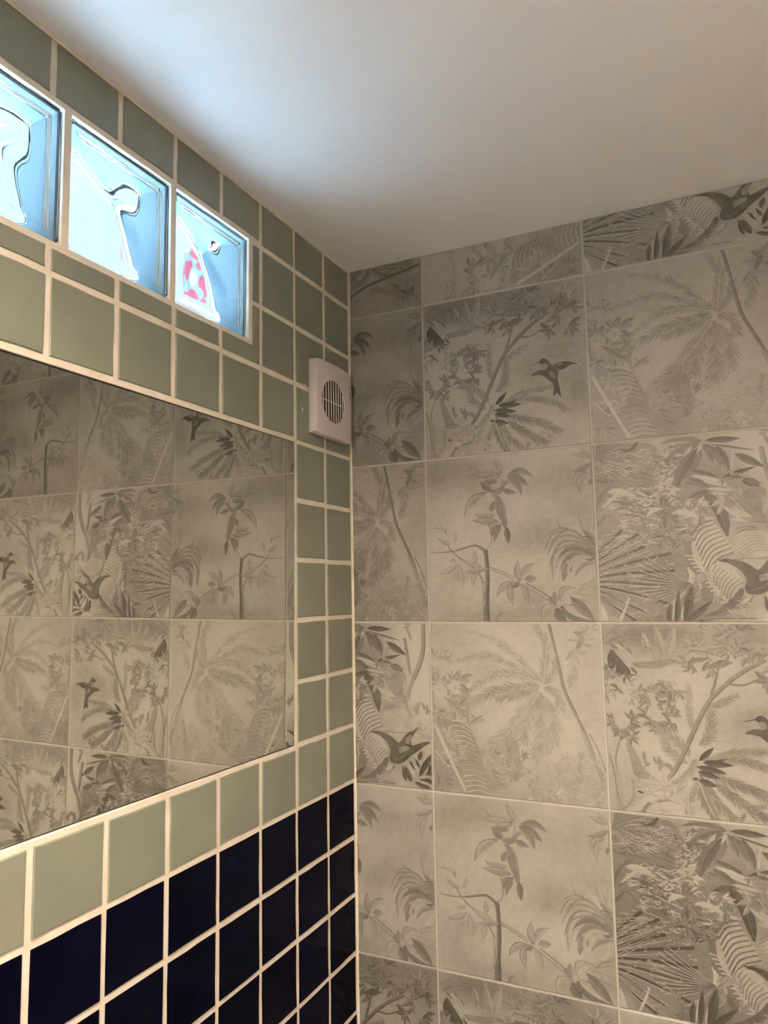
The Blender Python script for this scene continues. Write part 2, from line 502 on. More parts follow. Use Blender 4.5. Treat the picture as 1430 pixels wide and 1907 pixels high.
PRINTS = {
'hummingbird': '''
w 28 241 95 182 935
w 24 410 88 555 934
w 10 219 146 878 828
w 20 110 95 667 469
w 16 132 88 847 586
w 14 80 110 932 359
w 12 132 51 825 61
w 12 146 190 96 124
w 10 146 219 937 316
w -6 146 146 281 344
w -6 219 146 724 129
l 40 44 310 819 277 995
l 36 51 326 824 377 983
l 36 37 234 848 214 952
p 42 145 762 270 753 363 790 420 796 333 816 264 796 154 790
s 36 12 4 256 809 372 827 439 815
l 55 22 20 886 118 931
l 50 18 21 925 103 973
l 50 18 71 971 135 979
s 62 7 2 118 935 189 934 227 892 220 835
s 62 7 2 223 873 258 857 268 826
l 50 19 148 871 181 919
p 82 52 864 99 801 156 729 89 731 33 750 25 814
l 80 18 25 742 183 716
l 75 16 145 762 180 722
s 3 7 3 40 874 85 873 123 813 169 758
s 5 6 3 85 882 139 833 166 790
l 60 18 84 859 37 891
l 60 15 116 869 93 904
l 60 15 155 831 128 874
k 50 73 12 62 532 930
k 56 80 16 69 484 826
k 60 110 32 69 677 910
k 60 66 16 59 646 841
k 40 59 9 80 894 887
k 60 110 30 73 875 777
s 65 7 3 448 855 522 851 602 820
p 60 587 815 651 799 600 775 489 757 535 787
l 60 29 430 752 462 830
l 60 29 431 797 536 817
l 60 26 496 748 535 809
k 45 95 34 77 78 633
k 55 80 26 69 249 584
k 42 44 8 55 323 732
k 60 51 11 62 359 658
k 60 51 10 69 338 487
k 65 44 8 62 247 493
k 60 80 26 59 105 459
k 8 88 16 44 86 616
k 70 66 10 44 80 711
f 38 37 26 427 459 424 550 425 670
f 40 51 30 415 312 358 387 261 445
f 46 44 26 477 385 516 461 528 556
f 42 37 16 520 572 572 594 652 636
f 44 44 26 461 373 507 418 524 483
f 40 44 20 399 277 326 331 290 403
f 40 44 22 444 308 413 238 320 152
s 50 22 19 291 178 346 254 418 401 466 506 521 602 574 660 634 717 700 765 787 815
s 72 7 5 300 176 355 251 427 397 475 502 529 598 581 655 641 711 707 759 794 810
s 56 16 9 531 630 553 694 570 758 603 805
s 60 7 4 567 759 546 800 529 822
s 58 11 5 611 691 683 687 755 718 839 733
f 42 37 40 481 289 613 345 803 366
f 42 40 40 532 304 661 309 799 270 859 220
f 50 48 46 472 246 586 203 726 157 833 95
f 52 44 42 528 188 619 119 752 37
f 52 44 46 457 233 468 121 515 14
f 46 44 32 470 202 525 100 601 20
f 40 37 22 448 197 408 106 391 34
s 8 6 4 442 249 468 129 515 14
l 95 29 455 294 529 368
l 95 19 474 296 592 319 -10
l 95 34 472 286 615 283
l 95 34 442 264 582 242
l 95 31 446 241 547 215
l 90 34 447 197 533 174
l 90 16 419 199 450 204
p 46 95 376 141 339 178 251 222 178 137 186 122 273
s 50 9 5 82 401 63 342 45 267 58 181
k 55 40 8 45 244 262
l 55 25 278 266 322 219 25
l 55 19 195 268 189 327
l 50 22 137 188 238 184 20
s 34 34 44 51 198 56 98 62 -1
s 14 32 16 116 1 212 89 289 122
s 55 19 9 171 7 211 63 318 86
s 40 13 10 125 182 127 83 62 -1
s 58 8 4 14 302 35 207 48 91 77 5
k 34 95 22 73 303 87
k 20 73 16 44 213 142
l 90 11 148 115 180 107
k 50 33 9 31 672 27
k 45 44 10 34 743 63
p 84 722 515 730 532 751 542 772 529 788 505 805 488 829 481 834 444 827 402 835 358 845 288 823 322 794 302 803 348 801 384 770 410 744 436 709 444 670 444 703 467 738 473 760 466 746 486 739 505
p 42 741 509 767 508 775 482 759 463 743 483
s 85 5 1 730 521 697 512 664 501
p 88 802 492 843 504 898 499 948 477 904 479 869 459 841 453 814 469
p 50 815 493 867 497 842 482
l 60 29 779 460 819 411
''',
'palm': '''
w 16 235 203 53 930
w 10 94 70 348 729
w 26 626 149 433 -28
w 12 117 235 927 541
w 30 203 297 84 200
w 14 172 94 907 886
w -5 274 235 571 561
w 12 196 125 816 134
f 36 43 46 660 663 556 781 434 879 248 948
f 38 43 46 645 670 493 756 342 807 134 763
f 40 50 46 652 662 530 700 395 699 237 600
f 44 58 50 651 647 496 626 359 590 197 496
f 40 47 40 651 632 534 589 399 560
f 40 98 54 658 617 544 461 463 365 308 240
f 36 74 40 665 603 659 453 638 295
f 36 63 36 672 588 727 464 725 338
f 40 59 36 674 648 686 754 702 868 649 981
f 38 52 26 674 648 738 725 760 808
f 38 52 26 674 633 740 606 766 518
f 38 74 36 657 610 575 448 540 340
f 36 74 36 718 441 677 342 613 238
s 6 5 3 658 617 544 461 414 317
s 6 5 3 652 662 530 700 395 703
s 6 5 4 674 648 688 754 704 868
f 40 52 24 870 870 851 773 831 654
f 34 43 16 800 787 860 825 920 849
s 55 17 17 718 993 743 868 768 734 792 615 846 493 898 372 942 239 973 149 986 122
s 70 6 6 724 993 749 868 774 734 800 616 852 496 904 375 948 242 980 152
s 42 19 34 878 407 929 266 974 156 975 106
s 52 10 6 914 395 953 318 993 200
s 40 27 19 987 143 962 56 938 -3
p 56 847 952 888 953 914 916 901 878 865 846 864 878 886 908
s 50 7 3 816 902 908 904 991 916
k 50 33 6 50 953 957
l 50 22 903 880 951 863
l 50 19 847 848 800 787
k 50 55 18 63 44 760
k 60 55 12 90 172 629
k 50 102 34 86 85 546
k 12 70 10 63 120 579
l 55 36 77 562 236 428
s 46 20 9 225 505 226 428 239 389
l 50 27 236 405 323 466
k 50 31 8 34 290 447
p 50 14 431 166 424 239 389 300 240 350 16 2 -3
k 30 78 20 70 103 263
k 62 94 20 63 56 119
s 14 22 17 21 392 117 187 203 17
s 30 13 9 17 241 91 161
c 8 6 15 124 422 231 389 211 18 348 16 12
c 60 5 14 115 398 235 374 219 11 352 7 12
p 42 414 324 479 366 523 309 535 198 595 166 532 131 468 73 356 17 305 164
k 60 86 40 36 425 174
k 62 47 20 39 506 255
k 16 63 26 28 410 195
k 36 196 90 39 801 118
k 16 180 40 28 779 131
k 50 63 16 50 666 77
f 36 31 20 842 79 854 188 865 276
k 36 157 50 34 558 7
''',
'branch': '''
w 26 260 118 156 900
w 20 103 87 692 516
w 10 95 47 599 443
w 16 237 103 795 822
w 16 126 71 946 626
w 12 205 126 76 176
w 20 71 32 204 274
w 20 473 71 413 29
w 16 71 47 647 147
w -5 197 158 591 649
w 16 126 205 967 173
s 50 7 5 391 583 403 494 390 447 357 426
o 55 36 483 882 437 978
o 55 36 483 882 307 924 10
o 55 39 468 870 291 884
l 60 49 412 778 345 837
l 55 32 453 833 343 834
o 55 32 474 866 370 846
l 58 41 514 871 666 839 18
l 60 47 506 862 635 785 10
l 55 43 506 853 592 734 15
l 30 24 471 760 484 871
l 50 28 520 826 481 814
l 58 36 478 777 562 752
p 50 392 784 456 788 512 825 470 752 415 760
o 52 49 387 772 238 629 -15
p 46 411 761 470 737 493 676 505 569 482 542 465 593 435 657 441 711
s 60 6 4 439 756 472 677 479 566
o 52 36 431 632 298 650 12
o 52 43 455 591 287 606
l 48 44 403 653 437 718
l 52 46 464 583 421 470 -10
l 56 43 450 575 403 508 -10
l 66 38 496 559 505 454
s 68 24 36 363 428 369 354 370 243 361 130 358 7
s 82 9 17 374 423 378 348 379 244 371 131 371 6
s 30 5 6 356 405 358 315 354 166 345 90
s 62 17 12 357 426 324 448 292 455 184 429
s 58 8 4 184 429 100 421 23 425
s 50 6 4 341 237 343 171 335 73 286 41 273 9
l 55 22 420 0 458 57 15
s 55 10 7 350 230 318 286 264 344 199 387 151 433 125 476
o 48 25 153 471 69 514 10
o 42 22 169 473 187 540 -10
s 50 5 3 128 526 95 563 27 573
s 50 4 2 100 561 82 618
s 50 4 2 62 567 47 596
l 50 13 124 528 117 575
o 46 33 191 346 67 292 8
o 46 33 200 345 223 208
o 46 36 345 319 222 368
o 46 30 306 355 296 424
l 45 35 380 316 229 293
o 50 32 296 296 279 215
o 42 22 184 368 132 372
s 56 5 5 380 326 454 299 538 256
s 56 5 5 379 314 453 285 533 242
o 55 38 545 253 556 360
o 50 38 568 254 661 340 12
l 50 46 591 245 664 254
o 55 41 531 234 425 148 -15
o 55 41 515 230 521 97 -10
o 50 41 567 225 607 111 8
l 62 35 564 229 514 201
l 50 32 575 242 546 259
s 66 6 6 598 225 671 182 729 143 767 99
s 50 6 6 595 207 663 163 721 124
o 46 60 779 93 682 3 -25
l 62 36 727 145 758 101
l 50 41 764 106 757 179
o 46 68 786 117 884 192 20
l 70 66 763 81 813 -4
l 75 91 789 89 981 0
o 40 49 793 104 963 10
l 68 60 845 143 974 9
s 50 4 2 891 181 941 217 998 249
s 50 4 2 893 177 947 196 1002 202
s 50 4 2 878 163 931 152 993 144
s 45 4 2 871 158 922 116 994 89
s 45 4 2 908 127 957 109 999 111
o 42 36 961 462 909 630
o 36 32 968 463 986 632
o 46 41 911 485 790 567 12
o 48 36 890 479 736 501 -20
o 46 50 885 471 712 411 -28
l 62 103 986 347 874 469 -10
o 50 52 971 418 733 306 -30
l 76 35 876 429 777 409 20
l 72 28 805 383 766 326 -20
o 42 57 951 425 753 230 -30
l 60 38 832 337 809 226
l 52 30 848 332 855 277
l 70 71 989 344 893 405 -10
o 36 44 979 355 891 206 25
o 36 44 983 342 926 212 20
o 50 35 951 443 749 453 -30
o 44 32 945 449 720 369 -30
l 66 39 976 377 774 342 -30
l 60 36 979 364 790 281 -30
o 40 41 983 364 821 258 -25
l 56 39 993 422 926 517 -10
o 40 32 989 351 962 214 10
l 50 28 995 332 871 246 -20
s 85 6 2 930 476 960 476 989 469
o 46 32 990 924 889 958
o 42 25 990 930 934 984
l 50 35 991 896 878 853 10
o 46 35 963 854 895 768 -20
o 46 35 972 850 929 720 -20
l 62 22 984 804 976 765
s 50 6 4 991 896 989 796
''',
'jungle': '''
w 34 339 365 202 427
w 22 215 215 131 214
w 12 130 130 380 279
w 30 196 196 595 723
w 30 261 163 499 138
w 18 196 130 108 872
w -10 104 196 807 878
p 50 -2 992 148 988 325 977 372 863 402 695 489 632 478 436 541 219 596 103 554 3 -3 1
p 56 377 957 546 961 566 866 441 692 367 770
x 12 5 60 78 -5 170 72 164 882
x 74 5 44 72 -12 156 78 194 806
x 6 7 70 59 20 143 72 222 672
x 76 8 34 72 -15 143 78 253 634
x 6 7 70 46 -10 170 85 247 504
x 78 8 26 59 20 98 65 416 467
x 8 5 36 52 40 72 85 401 788
x 76 7 28 52 50 72 85 411 859
r 58 5 10 -2 911 155 983 89 770
r 6 3 9 -3 906 168 974 110 783
f 50 39 26 0 909 144 906 359 864
p 82 141 962 180 947 202 957 232 988 249 988 230 950 202 938 167 944
k 62 78 26 59 402 932
k 8 72 20 39 415 931
k 62 65 20 52 392 753
k 10 72 18 46 408 795
l 60 37 565 960 350 959 -12
l 62 35 562 958 366 856 -12
l 66 30 545 939 408 795
l 8 26 564 950 470 871 10
l 8 20 513 943 456 841
l 74 60 540 922 422 702 -8
l 66 35 564 945 609 831 8
l 70 43 583 941 676 783 5
l 74 39 629 927 664 836
l 80 35 578 961 748 955
l 12 22 589 948 813 887
l 70 12 595 941 813 884
l 74 42 713 877 846 795
l 70 50 635 916 683 789
s 10 11 8 709 902 694 795
l 82 27 646 755 808 801
l 76 29 504 808 632 758
l 8 37 496 780 711 700
l 70 40 489 765 597 698
l 76 35 481 657 591 695
l 12 21 566 704 713 682
l 12 17 587 678 676 665
l 40 39 658 732 734 671
k 55 39 8 39 630 776
p 78 556 691 605 666 628 616 663 579 671 510 656 434 626 497 594 590 562 641
s 60 4 3 591 653 630 567 654 456
l 76 29 735 734 821 694
k 50 39 9 39 719 727
k 42 72 16 72 712 617
l 10 20 638 608 742 513
l 10 17 671 537 760 515
l 64 30 4 604 120 776 10
l 68 16 25 610 167 748
l 6 17 33 626 156 735
l 10 39 65 720 222 679 10
s 70 6 3 38 593 87 584 126 525
l 70 17 -2 523 63 595
k 10 72 22 59 335 671
k 66 78 24 52 329 557
k 66 52 12 72 404 482
l 5 27 267 566 361 607 20
k 5 72 22 63 492 569
k 60 59 14 46 499 575
l 5 30 389 581 525 544 15
s 60 5 3 395 567 459 550 518 476
p 20 505 463 585 537 618 478 680 364 609 319 555 236 496 302 468 388
c 66 8 9 486 457 585 535 549 240 680 364 16
c 5 4 9 495 444 590 525 558 242 682 352 16
p 60 445 417 478 436 485 338 541 219 596 103 535 103 472 214 446 312
p 20 571 308 658 313 713 214 697 147 639 101 593 142 542 225
c 56 7 9 557 218 579 313 641 108 714 209 14
c 4 7 13 448 354 498 337 596 101 645 102 10
c 4 8 4 457 291 459 214 493 255 471 200 10
k 30 65 14 52 526 172
r 84 17 9 -142 227 145 510 188 4
r 8 5 9 -142 211 164 472 189 22
c 10 3 12 10 443 151 480 9 253 200 377 0
r 6 5 11 472 206 265 346 266 106
r 68 5 10 472 204 271 332 273 120
x 5 5 80 17 10 215 170 194 263
x 10 4 40 39 20 98 59 87 432
k 5 85 40 17 296 423
s 12 16 11 100 0 134 71 157 132
p 5 2 115 28 79 49 0 -3 0
k 8 72 26 23 249 29
k 60 52 10 52 278 78
l 30 23 317 77 458 194 -10
l 86 34 352 -3 364 112
l 92 27 387 -3 408 177
l 6 10 368 1 384 119
l 86 47 429 4 475 199
l 86 35 433 -2 563 114
l 6 9 410 1 428 104
l 70 39 492 8 680 82
w -28 94 264 959 771
w -16 75 188 941 541
w -12 94 100 823 885
w 12 94 126 777 563
s 36 24 20 957 1005 956 857 930 759 900 689 867 607 850 537
s 55 8 6 967 1005 966 835 940 742 900 654
s 38 16 14 833 902 847 809 859 734 872 682
s 55 6 4 842 902 858 804 870 711
s 36 15 25 867 607 834 536 845 479 869 429
l 30 57 843 641 780 697
p 42 761 684 800 709 818 651 822 559 840 537 846 502 789 517 726 543 715 648
k 38 38 7 53 875 950
l 40 16 850 967 886 880
l 66 31 743 742 828 707
l 70 19 685 759 749 748
l 10 31 694 571 777 540
l 10 19 681 588 745 561
s 10 6 4 682 653 727 590 758 545
p 18 672 436 724 468 801 477 863 429 886 345 811 329 734 329 690 379
c 42 4 9 676 459 789 485 708 322 892 345 20
l 30 15 631 334 773 366 -10
k 30 38 14 38 939 484
k 32 44 12 57 960 344
p 82 588 326 644 330 708 317 746 297 781 266 800 279 829 318 874 344 925 377 892 339 860 292 867 258 890 263 940 282 997 290 952 264 914 232 870 207 832 170 788 144 731 150 717 179 732 214 707 269 663 306
p 45 829 300 873 331 859 265 829 267
p 46 783 241 834 255 860 241 828 220 789 204
s 55 5 3 744 164 795 179 846 223
p 72 718 167 688 101 606 48 499 13 574 57 653 121 699 183
l 60 38 684 79 756 136
l 6 21 691 91 749 136
s 50 16 8 507 25 638 29 766 23
k 20 57 16 44 716 47
l 82 28 829 45 806 140
l 82 35 864 43 822 136
l 5 35 899 61 835 165
l 86 21 896 114 851 168
l 10 25 924 88 867 176
l 86 16 919 130 889 182
l 86 28 912 176 935 232
l 86 40 914 81 1004 225
l 10 13 929 78 1011 174
l 88 31 972 97 1011 174
l 86 21 954 101 1009 100
l 86 39 915 64 1010 49
l 8 16 904 70 1008 88
l 86 28 884 44 988 15
l 10 16 904 53 1007 32
''',
}


INK = {k: Ink(v, i + 3) for i, (k, v) in enumerate(PRINTS.items())}

def clip(tris, u0, u1, v0, v1):
    out = []
    planes = ((0, u0, 1), (0, u1, -1), (1, v0, 1), (1, v1, -1))
    for t in tris:
        us = [p[0] for p in t]; vs = [p[1] for p in t]
        if max(us) <= u0 or min(us) >= u1 or max(vs) <= v0 or min(vs) >= v1:
            continue
        if min(us) >= u0 and max(us) <= u1 and min(vs) >= v0 and max(vs) <= v1:
            out.append(t)
            continue
        poly = list(t)
        for ax, lim, sg in planes:
            res = []
            for i, p in enumerate(poly):
                q = poly[(i + 1) % len(poly)]
                dp, dq = (p[ax] - lim) * sg, (q[ax] - lim) * sg
                if dp >= 0:
                    res.append(p)
                if (dp >= 0) != (dq >= 0):
                    k = dp / (dp - dq)
                    res.append(tuple(p[j] + (q[j] - p[j]) * k for j in range(4)))
            poly = res
            if len(poly) < 3:
                break
        for i in range(1, len(poly) - 1):
            out.append((poly[0], poly[i], poly[i + 1]))
    return out

PX, PZ = 2.9912 * P, 2.9419 * P
XJ, ZJ = 1.5503 * P, Z0 + 8.7711 * P      # first vertical joint, first horizontal joint
JOINT = 0.0050
TILE_T = 0.009
_pm = {}

def printed_tile(design, u0, u1, v0, v1, turn=0):
    """mesh of a porcelain tile; u0..v1 is the window of the tile that was kept, turn = quarter turns"""
    key = (design, round(u0, 3), round(u1, 3), round(v0, 3), round(v1, 3), turn)
    if key in _pm:
        return _pm[key]
    tris = INK[design].tris
    if turn:
        rot = (lambda p: (1 - p[1], p[0], p[2], p[3])) if turn == 1 else (lambda p: (p[1], 1 - p[0], p[2], p[3]))
        tris = [tuple(rot(p) for p in t) for t in tris]
    ju, jv = JOINT / PX / 2, JOINT / PZ / 2
    a0, a1, b0, b1 = u0 + ju, u1 - ju, v0 + jv, v1 - jv
    tris = clip(tris, a0, a1, b0, b1)
    V, F, A = [], [], []
    for t in tris:
        area = (t[1][0] - t[0][0]) * (t[2][1] - t[0][1]) - (t[2][0] - t[0][0]) * (t[1][1] - t[0][1])
        if abs(area) < 1e-9:
            continue
        o = t if area > 0 else (t[0], t[2], t[1])
        k = len(V)
        for p in o:
            V.append(((p[0] - u0) * PX, -p[2] * LAYER, (p[1] - v0) * PZ)); A.append(p[3])
        F.append((k, k + 1, k + 2))
    # body of the tile: softened edge, then the sides
    k = len(V)
    e = 0.0012
    for off, y in ((0.0, 0.0), (-e, 0.0009), (-e, TILE_T)):
        X0_, X1_ = (a0 - u0) * PX + off, (a1 - u0) * PX - off
        Y0_, Y1_ = (b0 - v0) * PZ + off, (b1 - v0) * PZ - off
        V += [(X0_, y, Y0_), (X1_, y, Y0_), (X1_, y, Y1_), (X0_, y, Y1_)]
        A += [0.2] * 4
    for r in (0, 4):
        for i in range(4):
            j = (i + 1) % 4
            F.append((k + r + i, k + r + 4 + i, k + r + 4 + j, k + r + j))
    F.append((k + 8, k + 11, k + 10, k + 9))
    me = mesh('printed_tile', V, F, M_PRINT)
    at = me.attributes.new('ink', 'FLOAT', 'POINT')
    at.data.foreach_set('value', A)
    _pm[key] = me
    return me

# ------------------------------------------------------------------- walls
BACK = 0.014          # depth of the tile bed
WT = 0.0838             # wall thickness at the glass blocks
def cy(i):            # y of column line i on the left wall
    return 0.0 if i == 0 else -(i - 0.0248) * 1.0063 * P
def rz(j):
    return Z0 + j * P
NCOL = 13
WIN_Y0, WIN_Y1 = -3.225 * P, -(3.30 + 5 * 1.772 + 0.0) * P
WIN_Z0, WIN_Z1 = rz(7.315), rz(9.06)
MIR_Y0, MIR_Y1 = -2.045 * P, cy(9) + 0.002
MIR_Z0, MIR_Z1 = rz(1.0) + 0.0005, rz(5.985)

g = -0.0016            # grout face
wl = boxes('wall_left', [
    (-WT, -BACK, RY, 0.12, 0, WIN_Z0), (-WT, -BACK, RY, 0.12, WIN_Z1, ZC),
    (-WT, -BACK, WIN_Y0, 0.12, WIN_Z0, WIN_Z1), (-WT, -BACK, RY, WIN_Y1, WIN_Z0, WIN_Z1),
    # bed of grout between the tiles, open where the mirror and the blocks sit
    (-BACK, g, cy(NCOL), 0, 0, MIR_Z0), (-BACK, g, MIR_Y0, 0, MIR_Z0, ZC), (-BACK, g, cy(NCOL), MIR_Y1, MIR_Z0, MIR_Z1),
    (-BACK, g, cy(NCOL), MIR_Y0, MIR_Z1, WIN_Z0), (-BACK, g, cy(NCOL), MIR_Y0, WIN_Z1, ZC),
    (-BACK, g, WIN_Y0, MIR_Y0, WIN_Z0, WIN_Z1), (-BACK, g, cy(NCOL), WIN_Y1, WIN_Z0, WIN_Z1),
    (-BACK, g, RY, cy(NCOL), 0, ZC),
], M_GROUT)
wall_left = struct('wall_left', wl)
wall_back = struct('wall_back', boxes('wall_back', [(0.0 - WT, RX + 0.1, 0.0018, 0.12, 0, ZC)], M_GROUT_PALE))
struct('wall_right', boxes('wall_right', [(RX, RX + 0.1, RY, 0.0018, 0, ZC)], M_PLASTER))
struct('wall_front', boxes('wall_front', [(-WT, RX + 0.1, RY - 0.1, RY, 0, ZC)], M_PLASTER))
struct('floor', boxes('floor', [(-WT, RX + 0.1, RY - 0.1, 0.12, -0.1, 0)], M_FLOOR))
struct('ceiling', boxes('ceiling', [(-WT, RX + 0.1, RY - 0.1, 0.12, ZC, ZC + 0.1)], M_CEIL))

def bead(name, pts, r, m):
    """thin sealant bead along a line, slightly uneven"""
    rng = random.Random(len(name))
    V, F = [], []
    a, b_ = Vector(pts[0]), Vector(pts[1])
    d = (b_ - a).normalized()
    u = d.orthogonal().normalized(); w = d.cross(u)
    n, k = 60, 6
    for i in range(n + 1):
        c = a.lerp(b_, i / n)
        rr = r * rng.uniform(0.88, 1.12)
        V += [tuple(c + (u * math.cos(q * 6.2832 / k) + w * math.sin(q * 6.2832 / k)) * rr) for q in range(k)]
    for i in range(n):
        for q in range(k):
            F.append((i * k + q, i * k + (q + 1) % k, (i + 1) * k + (q + 1) % k, (i + 1) * k + q))
    F += [tuple(range(k - 1, -1, -1)), tuple(n * k + q for q in range(k))]
    return struct(name, mesh(name, V, F, m, True))
bead('trim_1', [(0.0005, 0.0005, 0.002), (0.0005, 0.0005, ZC - 0.001)], 0.0030, M_GROUT)
bead('trim_2', [(0.0003, RY + 0.01, ZC - 0.0008), (0.0003, -0.003, ZC - 0.0008)], 0.0022, M_GROUT)

# ------------------------------------------------------- small wall tiles
rng = random.Random(11)
def tile_outline(w, h, n=3, jit=0.0007):
    """outline of a slightly uneven hand-cut tile, counter-clockwise in (right, up)"""
    c = [(-w / 2, -h / 2), (w / 2, -h / 2), (w / 2, h / 2), (-w / 2, h / 2)]
    out = []
    for i in range(4):
        a, b_ = c[i], c[(i + 1) % 4]
        for k in range(n):
            t = k / n
            s = jit * (0.5 if k == 0 else 1.0)
            out.append((a[0] + (b_[0] - a[0]) * t + rng.uniform(-s, s), a[1] + (b_[1] - a[1]) * t + rng.uniform(-s, s)))
    return out

def tile_mesh(outline, m, dome=0.0004):
    """face, rolled edge and skirt; local frame: x out of the wall, y to the left in view is -y"""
    n = len(outline)
    cx = sum(p[0] for p in outline) / n; cz = sum(p[1] for p in outline) / n
    V, F = [], []
    e = 0.0013
    for p in outline:
        dx, dz = p[0] - cx, p[1] - cz
        ln = math.hypot(dx, dz)
        V.append((0.0, p[0] - dx / ln * e * 1.3, p[1] - dz / ln * e * 1.3))
    for p in outline:
        V.append((-0.0011, p[0], p[1]))
    for p in outline:
        V.append((-0.008, p[0], p[1]))
    F.append(tuple(range(n)))
    for r in (0, n):
        for i in range(n):
            j = (i + 1) % n
            F.append((r + i, r + n + i, r + n + j, r + j))
    return mesh('wall_tile', V, F, m)

GAP = 0.0086
full = {}
for nm, m in (('sage', M_SAGE), ('navy', M_NAVY)):
    full[nm] = [tile_mesh(tile_outline(1.0063 * P - GAP, P - GAP), m) for _ in range(6)]

def put_tile(kind, y0, y1, z0, z1, std):
    """y0 > y1 (towards the camera), spans include half joints"""
    if std:
        me = rng.choice(full[kind])
    else:
        me = tile_mesh(tile_outline(y0 - y1 - GAP, z1 - z0 - GAP), M_SAGE if kind == 'sage' else M_NAVY)
    o = link('wall_tile', me, wall_left)
    o.location = (rng.uniform(-0.0003, 0.0004), (y0 + y1) / 2 + rng.uniform(-0.0006, 0.0006), (z0 + z1) / 2 + rng.uniform(-0.0006, 0.0006))
    o.rotation_euler = (rng.uniform(-0.004, 0.004), rng.uniform(-0.003, 0.003), rng.uniform(-0.003, 0.003))
    return o

for i in range(NCOL):
    y0, y1 = cy(i), cy(i + 1)
    if i == 0:
        y0 = -0.0005
    for j in range(-12, 10):
        z0, z1 = rz(j), rz(j + 1)
        std = i > 0
        if j == -12:
            z0, std = 0.004, False
        if j == 9:
            z1, std = ZC + 0.002, False
            if i >= 3:
                z0 = WIN_Z1 - 0.002
        if i >= 2 and j == 6:                          # wider joints above and below the mirror
            z0, std = z0 + 0.0024, False
        if i >= 2 and j == 0:
            z1, std = z1 - 0.0024, False
        kind = 'sage' if j >= 0 else 'navy'
        if 2 <= i <= 8 and 1 <= j <= 5:
            continue                                   # the mirror
        if i >= 3 and j == 8:
            if i == 3:
                put_tile(kind, y0, WIN_Y0 - 0.002, z0, z1, False)
            continue
        if i >= 3 and j == 7:
            if i == 3:                                 # one tile notched round the corner of the blocks
                h = GAP / 2
                a, c = y0 - h, y1 + h
                by, bz = WIN_Y0 + 0.0012, WIN_Z0 - 0.0012
                ly, lz = (y0 + y1) / 2, (z0 + z1) / 2
                zt = z1 - h
                zb = z0 + h
                V2 = [(c, zb), (a, zb), (a, zt), (by, zt), (by, bz), (c, bz)]
                pts = [(p[0] - ly, p[1] - lz) for p in V2]
                n = 6
                V = [(0.0, *p) for p in pts] + [(-0.008, *p) for p in pts]
                F = [(0, 1, 4, 5), (1, 2, 3, 4)] + [(q, n + q, n + (q + 1) % n, (q + 1) % n) for q in range(n)]
                o = link('wall_tile', mesh('notched_tile', V, F, M_SAGE), wall_left)
                o.location = (0, ly, lz)
            else:
                put_tile(kind, y0, y1, z0, WIN_Z0 + 0.002, False)
            continue
        put_tile(kind, y0, y1, z0, z1, std)

# -------------------------------------------------- printed tiles, back wall
H, B, C, D = 'hummingbird', 'palm', 'branch', 'jungle'
LAYOUT = [          # rows from the ceiling down, columns from the corner; (design, quarter turns)
    [(B, 2), (B, 1), (D, 0), (C, 0), (H, 0), (B, 0)],
    [(C, 0), (H, 0), (B, 0), (C, 0), (D, 0), (H, 0)],
    [(B, 0), (C, 0), (D, 0), (H, 0), (B, 0), (C, 0)],
    [(D, 0), (B, 0), (H, 0), (B, 0), (C, 0), (D, 0)],
    [(C, 0), (C, 0), (D, 0), (H, 0), (D, 0), (B, 0)],
    [(H, 0), (H, 0), (C, 0), (B, 0), (H, 0), (C, 0)],
    [(B, 0), (D, 0), (B, 0), (C, 0), (B, 0), (H, 0)],
    [(C, 0), (B, 0), (H, 0), (D, 0), (C, 0), (B, 0)],
]
SHADE = {(0, 0): 0.16, (0, 1): -0.08, (0, 2): -0.06, (1, 0): 0.16, (1, 1): 0.08, (1, 2): -0.06, (1, 3): 0.12, (2, 0): 0.14, (2, 1): 0.04,
         (2, 2): -0.05, (2, 3): -0.08, (3, 0): 0.02, (3, 1): -0.08, (3, 2): 0.0, (4, 0): 0.02, (4, 1): 0.02, (4, 2): 0.14,
         (5, 0): 0.24, (5, 1): 0.12, (5, 2): 0.0}
for r, row in enumerate(LAYOUT):
    zb, zt = ZJ - r * PZ, ZJ - (r - 1) * PZ
    v0, v1 = max(0.0, (0.004 - zb) / PZ), min(1.0, (ZC + 0.0012 - zb) / PZ)
    for k, (d, turn) in enumerate(row):
        xa, xb = XJ + (k - 1) * PX, XJ + k * PX
        u0, u1 = max(0.0, (0.0006 - xa) / PX), min(1.0, (RX - xa) / PX)
        if u1 - u0 < 0.02:
            continue
        o = link('printed_tile', printed_tile(d, u0, u1, v0, v1, turn), wall_back)
        sh = SHADE.get((r, k), rng.uniform(-0.04, 0.06))
        o.color = (0.5 + sh, 0.5, 0.5, 1)          # batch shade of this tile plus daylight painted into upper ones, read by the material
        o.location = (xa + u0 * PX, rng.uniform(-0.0006, 0.0004), zb + v0 * PZ)

# ------------------------------------------------------ glass-block window
BW, BH, BT = 1.672 * P, 1.625 * P, 0.080
BX = -0.0035                                         # room face of the blocks
PITCH = 1.772 * P
NB = 5
by0 = [-(3.305 * P) - k * PITCH for k in range(NB)]   # right edge (towards the corner) of each block
bz0 = rz(7.375)
fr = [(-WT, g, WIN_Y1, WIN_Y0, WIN_Z0, bz0), (-WT, g, WIN_Y1, WIN_Y0, bz0 + BH, WIN_Z1)]
edges = [WIN_Y0]
for y in by0:
    edges += [y, y - BW]
edges.append(WIN_Y1)
for k in range(0, len(edges), 2):
    fr.append((-WT, g, edges[k + 1], edges[k], bz0, bz0 + BH))
window = struct('window_1', boxes('window_mortar', fr, M_GROUT))

